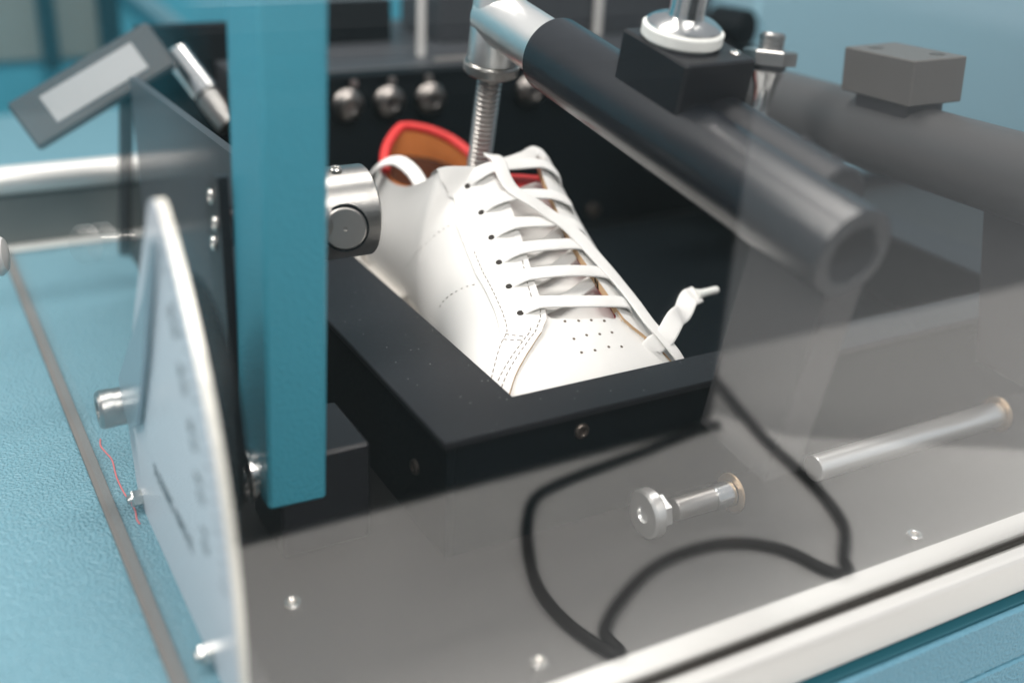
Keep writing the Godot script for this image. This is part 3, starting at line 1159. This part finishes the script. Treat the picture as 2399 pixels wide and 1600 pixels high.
func laces(t: Node3D) -> void:
	var el := [Vector2(.532, .768), Vector2(.604, .776), Vector2(.669, .791), Vector2(.727, .795), Vector2(.772, .815), Vector2(.818, .828)]
	for i in 6:
		var e: Vector2 = el[i]
		var n := SB * snormal(-1, e.x, e.y)
		var a := S(-1, e.x, e.y, 2.15)
		var er := Vector2(e.x, e.y - 0.03)
		var b := S(1, er.x, er.y, 2.15)
		var nr := SB * snormal(1, er.x, er.y)
		var st := begin()
		lathe(st, sw(a), n, [Vector2(1.5, 0), Vector2(1.4, 0.16), Vector2(1.1, 0.1), Vector2(0, 0.08)], 18)
		part("eyelet", st, M.hole, t)
		# the bar of lace that crosses from the left eyelet to the right one
		var up := SB * Vector3(0.35, 0, 1).normalized()
		var la := a + snormal(-1, e.x, e.y) * -1.2
		var m1 := S(-1, e.x, minf(e.y + 0.09, 1), 2.15 + 2.0)
		var m2 := S(-1, e.x, 0.99, 2.15 + 1.6)
		var m4 := S(1, er.x, 0.99, 2.15 + 1.6)
		var m5 := S(1, er.x, minf(er.y + 0.09, 1), 2.15 + 1.8)
		var m3 := (m2 + m4) / 2 + Vector3(0, 0, 0.5 + 0.4 * sin(i * 2.1))
		var pts := []
		for q in [la, m1, m2, m3, m4, m5, b + snormal(1, er.x, er.y) * -1.0]:
			pts.append(sw(q))
		lace_strip(pts, [n, n, up, up, up, nr, nr], "lace_bar", t, 7.3)
	# undercrossing pieces below the bars
	for i in [2, 3, 4]:
		var e: Vector2 = el[i]
		var f: Vector2 = el[i + 1]
		var a := S(1, e.x, 0.97, -1.0)
		var b := S(-1, f.x, 0.97, -1.0)
		var up := SB * Vector3(0.3, 0, 1).normalized()
		lace_strip([sw(a), sw((a * 2 + b) / 3 - Vector3(0, 0, 1.6)), sw((a + b * 2) / 3 - Vector3(0, 0, 1.6)), sw(b)], [up, up], "lace_under", t, 6.4, 1.3)
	# loose end that runs over the bars and along the right side
	var dg := []
	for q in [Vector3(110, -2, 103), Vector3(114, -4.5, 106.5), Vector3(121.9, -3.9, 106.2), Vector3(131.4, -5.1, 102.0), Vector3(139.1, -3, 97.4), Vector3(145.5, 3.6, 94), Vector3(152.5, 10.8, 89.6), Vector3(158.4, 15.9, 86.6), Vector3(166.2, 20.1, 82.5), Vector3(175.7, 23.4, 77.9), Vector3(185.2, 26.6, 73.5), Vector3(193.9, 29, 69.5), Vector3(203, 30.5, 66), Vector3(213.9, 32, 61.5), Vector3(222, 36, 56.5), Vector3(228, 40, 51), Vector3(231, 45, 44)]:
		dg.append(sw(q))
	var ua := SB * Vector3(0.45, 0.0, 1).normalized()
	var ub := SB * Vector3(0.4, 0.25, 0.9).normalized()
	lace_strip(dg, [ua, ua, ua, ua, ub, ub, ub], "lace_end", t, 7.2, 1.15, 5)
	# its tail with the aglet standing out to the right
	var tail := [sw(Vector3(236, 47, 34)), v(114, -2, -33), v(121.5, 4.5, -34.4), v(133, 7.5, -43), v(143.9, 5.0, -52), v(153, 7.0, -60), v(160, 4.5, -66), v(165.5, 3.6, -69)]
	var tu := []
	for a in [Vector3(-0.45, 0.5, 0.75), Vector3(-0.55, 0.5, 0.65), Vector3(-0.3, 0.5, 0.8), Vector3(-0.6, 0.4, 0.65), Vector3(-0.4, 0.6, 0.65)]:
		tu.append(a.normalized())
	lace_strip(tail, tu, "lace_tail", t, 9.0, 1.3, 6)
	var st := begin()
	lathe(st, v(163.5, 3.7, -68.3), v(179, 3, -71) - v(163.5, 3.7, -68.3), [Vector2(0, 0), Vector2(2.9, 0.6), Vector2(2.3, 3.5), Vector2(1.9, 6), Vector2(1.9, 15), Vector2(1.4, 15.8), Vector2(0, 16)], 16)
	part("aglet", st, M.white_plastic, t)
	# the other end looped over the collar at the left
	var lp := []
	for q in [Vector3(29, -39, 62), Vector3(37.1, -37, 73.7), Vector3(47.3, -35, 82.6), Vector3(53.6, -31, 86.6), Vector3(59, -28, 87), Vector3(70.2, -26, 85.5), Vector3(79.9, -25, 82), Vector3(92, -23, 76)]:
		lp.append(sw(q))
	lace_strip(lp, [SB * Vector3(-0.4, -0.7, 0.6).normalized(), SB * Vector3(0.2, -0.5, 1).normalized()], "lace_loop", t, 7.0, 2.2, 6)
	# folded top of the lace at the right eyestay corner
	lace_strip([sw(Vector3(113, -3, 101)), sw(Vector3(113, 6, 102.5)), sw(Vector3(112, 15, 105)), sw(Vector3(112, 21, 107.5)), sw(Vector3(117, 25, 103))], [ua, ua, SB * Vector3(0.4, 0.6, 0.7).normalized()], "lace_top", t, 8.0, 2.0, 6)

# ---------------------------------------------------------------- press frame over the shoe
func press_frame() -> void:
	var tee := v(99.6, 119.4, -154.1)
	var dr := Vector3(0.0443, -0.1689, 0.9846).normalized()
	var rd := (Vector3.UP - dr * dr.y).normalized()
	var t := thing("press_tube", "black sleeved tube with a chrome tee running down towards the camera over the sneaker", "tube", v(105, 80, -40))
	var st := begin()
	lathe(st, tee - rd * 0.021, rd, [Vector2(0, 0), Vector2(11.4, 0), Vector2(12.0, 0.6), Vector2(12.0, 42), Vector2(11.4, 43), Vector2(0, 43)], 40)
	part("tee", st, M.satin, t)
	st = begin()
	lathe(st, tee, dr, [Vector2(12.8, -3), Vector2(12.8, 70), Vector2(0, 70)], 40)
	part("pipe", st, M.satin, t)
	st = begin()
	var l := 228.8
	lathe(st, tee, dr, [Vector2(12.6, 48.5), Vector2(15.7, 48.5), Vector2(16.3, 49.1), Vector2(16.3, l - 0.8), Vector2(15.5, l), Vector2(11.0, l), Vector2(10.2, l - 0.8), Vector2(10.2, l - 70), Vector2(0, l - 70)], 56)
	part("sleeve", st, M.sleeve, t)
	# the saddle along the right of the sleeve
	var e3 := rd
	var e2 := rd.cross(dr).normalized()
	var s0 := tee + dr * 0.140 + e2 * 0.013 + e3 * 0.004
	st = begin()
	lathe(st, s0, dr, [Vector2(0, 0), Vector2(13, 0), Vector2(14, 1), Vector2(14, 64), Vector2(13, 65), Vector2(0, 65)], 40)
	part("saddle", st, M.dark, t)
	for q in [40.0, 55.0]:
		cap_screw(t, s0 + dr * q * MM + (e3 * 0.9 + e2 * 0.43) * 0.0136, e3 * 0.9 + e2 * 0.43, 2.6, 1.2, M.dark)
	# block with white ring and chrome stem
	var b := thing("sensor_block", "black square block with a white ring and chrome stem on the near tube", "block", tee + dr * 0.124)
	var bs := Basis(e2, e3, e2.cross(e3))
	var c := tee + dr * 0.1235 + e3 * 0.0217 + e2 * 0.0065
	st = begin()
	box(st, c, v(33.5, 19.8, 39.5), 0.0009, bs)
	part("block_body", st, M.dark, b)
	var top := c + e3 * 0.0099 - e2 * 0.0015 - dr * 0.0035
	st = begin()
	lathe(st, top, e3, [Vector2(14, -0.3), Vector2(14, 0.6), Vector2(14.8, 0.7), Vector2(15.4, 1.2), Vector2(15.4, 5), Vector2(14.8, 5.6), Vector2(11, 5.6)], 48)
	part("white_ring", st, M.white_plastic, b)
	st = begin()
	lathe(st, top, e3, [Vector2(14.2, 5.5), Vector2(14.2, 6.4), Vector2(12, 8.0), Vector2(7.0, 9.4), Vector2(6.6, 12), Vector2(6.6, 42), Vector2(0, 42)], 48)
	part("stem", st, M.chrome, b)
	cap_screw(b, c + e3 * 0.0099 + e2 * 0.0118 + dr * 0.0125, e3, 2.2, 0.9, M.steel)
	# threaded press screw
	var s := thing("press_screw", "threaded steel rod with knurled collar pressing down into the sneaker", "screw", tee - rd * 0.1)
	var prof := [Vector2(0, -82), Vector2(5.2, -82)]
	var y := -81.0
	while y < -2:
		prof.append(Vector2(4.9, y))
		prof.append(Vector2(6.0, y + 0.9))
		prof.append(Vector2(6.0, y + 1.2))
		prof.append(Vector2(4.9, y + 2.1))
		y += 2.4
	st = begin()
	lathe(st, tee - rd * 0.0265, rd, prof, 28)
	part("thread", st, M.dull_steel, s)
	st = begin()
	lathe(st, tee - rd * 0.027, rd, [Vector2(5, 0), Vector2(11.8, 0), Vector2(12.8, 0.8), Vector2(12.8, 5.2), Vector2(12.2, 6.0), Vector2(9, 6.0)], 64)
	part("collar", st, M.brushed, s)
	st = begin()
	var cb := along(rd)
	for k in 72:
		var a := TAU * k / 72
		var o := cb * Vector3(cos(a), 0, sin(a))
		box(st, tee - rd * 0.024 + o * 0.0128, Vector3(0.0006, 0.0040, 0.0005), 0.0001, Basis(o, rd, o.cross(rd)) * Basis(Vector3.RIGHT, 0.5))
	part("knurling", st, M.brushed, s, "", "stuff")
	# bracket that hangs from the near end
	var p := thing("hanging_bracket", "dark grey flat bracket hanging from the open end of the near tube", "bracket", v(111, -14, 44))
	st = begin()
	box(st, tee + dr * 0.2095 + e2 * 0.002 - e3 * 0.0535, v(17, 82, 38), 0.0008, bs)
	part("bracket_body", st, M.grey, p)

func right_rail() -> void:
	var t := thing("far_tube", "dark grey thick tube at the right running back behind the near tube", "tube", v(270, 50, -60))
	var d := Vector3(-0.113, 0.056, 0.992).normalized()
	var e3 := (Vector3(-0.032, 0.998, -0.06) - d * Vector3(-0.032, 0.998, -0.06).dot(d)).normalized()
	var e2 := e3.cross(d).normalized()
	var a := v(270.5, 70, -62.6)
	var st := begin()
	lathe(st, a - d * 0.235, d, [Vector2(0, 0), Vector2(17.4, 0), Vector2(18.2, 0.8), Vector2(18.2, 372), Vector2(17.4, 373), Vector2(11, 373), Vector2(10.2, 372), Vector2(10.2, 300), Vector2(0, 300)], 56)
	part("sleeve", st, M.tube, t)
	var k := thing("grey_block", "dark grey block with two sunk screws on the far tube", "block", v(268, 90, -65))
	var c := v(269.1, 101.2, -64.6)
	var bs := Basis(e2, e3, e2.cross(e3))
	st = begin()
	box(st, c, v(30.4, 20.6, 48.8), 0.0006, bs)
	part("block_body", st, M.block, k)
	st = begin()
	box(st, c - e3 * 0.0135, v(22, 8, 36), 0.0006, bs)
	part("block_foot", st, M.dark, k)
	for q in [Vector3(-5, 0, -14), Vector3(7, 0, 14)]:
		st = begin()
		lathe(st, c + bs * (q * MM) + e3 * 0.0103, e3, [Vector2(3.6, -0.2), Vector2(3.6, 0.15), Vector2(3.2, 0.2), Vector2(2.6, 0.06), Vector2(0, 0.06)], 24)
		part("sunk_screw", st, M.dark_screw, k)
	# knob with nut between the tubes
	var n := thing("clamp_knob", "steel stem with a flared foot and hexagon nut between the two tubes", "knob", v(222, 60, -110))
	var nd := Vector3(0.10, 0.99, -0.08).normalized()
	var o := v(227.3, 96, -110.7)
	st = begin()
	lathe(st, o - nd * 0.035, nd, [Vector2(0, 0), Vector2(10, 0), Vector2(10, 2), Vector2(6.4, 4.6), Vector2(4.8, 10), Vector2(4.8, 20), Vector2(5.7, 27.5), Vector2(7.9, 32.5), Vector2(8.4, 34.5), Vector2(8.0, 35.2), Vector2(0, 35.2)], 32)
	part("stem", st, M.chrome, n)
	st = begin()
	lathe(st, o + nd * 0.0003, nd, [Vector2(0, 0), Vector2(8.6, 0), Vector2(8.6, 2.2), Vector2(0, 2.2)], 32)
	part("gasket", st, M.black, n)
	st = begin()
	hexa(st, o + nd * 0.0028, nd, 13.2, 7.0)
	part("nut", st, M.brushed, n)
	st = begin()
	lathe(st, o + nd * 0.0098, nd, [Vector2(6.2, -0.2), Vector2(6.2, 1.4), Vector2(5.7, 1.9), Vector2(6.2, 2.4), Vector2(6.2, 3.8), Vector2(5.7, 4.3), Vector2(6.2, 4.8), Vector2(6.2, 6.8), Vector2(5.2, 8), Vector2(0, 8)], 28)
	part("bolt_end", st, M.brushed, n)
	# far post
	var p := thing("far_bracket", "dark grey flat bracket hanging from the far tube at the right edge", "bracket", v(280, -20, 20))
	var up := Vector3(-0.19, 0.98, -0.05).normalized()
	var fr := (d - up * d.dot(up)).normalized()
	st = begin()
	box(st, v(280.5, 21, 21), v(17, 86, 44), 0.0008, Basis(up.cross(fr), up, fr))
	part("bracket_body", st, M.grey, p)
	var s := thing("blue_button", "small pale blue round button behind the near tube", "button", v(300, 20, -200))
	st = begin()
	lathe(st, v(292, 22, -215), Vector3(-0.2, 0.3, 1), [Vector2(5, -6), Vector2(5, 0), Vector2(4, 2.4), Vector2(0, 3)], 20)
	part("cap", st, M.blue, s)
	st = begin()
	boxmm(st, 262, 330, 4, 30, -250, -221, 1)
	part("switch_box", st, M.dark, s)

func guide_shaft() -> void:
	var t := thing("guide_shaft", "polished steel shaft along the front of the holder with a nut and two thin washers", "shaft", v(180, -52.5, 17))
	var y := -44.0
	var z := 17.5
	var st := begin()
	rod(st, v(168, y, z), v(284, y, z), 5.8, 0.4, 40)
	part("shaft", st, M.satin, t)
	st = begin()
	rod(st, v(94, y, z), v(123, y, z), 4.6, 0.4, 32)
	part("short_shaft", st, M.dull_steel, t)
	st = begin()
	rod(st, v(113, y, z), v(122.4, y, z), 5.6, 0.4, 32)
	part("bushing", st, M.chrome, t)
	for x in [122.6, 284.2]:
		st = begin()
		lathe(st, v(x, y, z), Vector3.RIGHT, [Vector2(5.6, 0), Vector2(8.2, 0), Vector2(8.4, 0.2), Vector2(8.4, 0.9), Vector2(8.2, 1.1), Vector2(5.6, 1.1)], 40)
		part("washer", st, M.brass, t)
	st = begin()
	lathe(st, v(79, y + 1.6, z - 0.6), Vector3.RIGHT, [Vector2(0, 1.6), Vector2(3.0, 1.2), Vector2(3.4, 0), Vector2(9.0, 0), Vector2(10, 0.8), Vector2(10, 4.6), Vector2(9, 5.6), Vector2(0, 5.6)], 40)
	part("end_cap", st, M.satin, t)
	st = begin()
	hexa(st, v(84.7, y + 0.6, z - 0.6), Vector3.RIGHT, 7.0, 5.0)
	part("nut", st, M.satin, t)

func cable_and_small() -> void:
	var c := thing("black_cable", "thin black cable looped on the table before the machine, mirrored in the front pane", "cable", v(180, -130, 250))
	var pts := []
	for q in [[256, 326], [236, 325], [189, 318], [149, 313], [119, 306], [103, 291], [88, 265], [77, 236], [76, 209], [82, 186], [87, 182], [88, 196], [106, 211], [137, 226], [166, 229], [189, 223], [205, 208], [213, 186], [222, 182], [227, 190], [247, 210], [257, 232], [264, 260], [270, 297], [280, 333], [292, 372], [298, 402]]:
		pts.append(v(q[0], -125.3, q[1]))
	var st := begin()
	sweep(st, curve(pts, 6), round_section(3.0, 12), [Vector3.UP])
	part("cable_jacket", st, M.cable, c)
	var t := thing("red_thread", "fine red thread lying on the blue cabinet top beside the gauge", "thread", v(-95, -52, -110))
	pts = []
	for q in [[-95, -146], [-96, -140], [-95, -133], [-94, -126], [-95, -113], [-95, -103], [-94.5, -95], [-93.5, -85], [-94.3, -78], [-94, -74]]:
		pts.append(v(q[0] - 0.6, -52.1, q[1]))
	st = begin()
	sweep(st, curve(pts, 5), round_section(0.35, 6), [Vector3.UP])
	part("strand", st, M.thread, t)
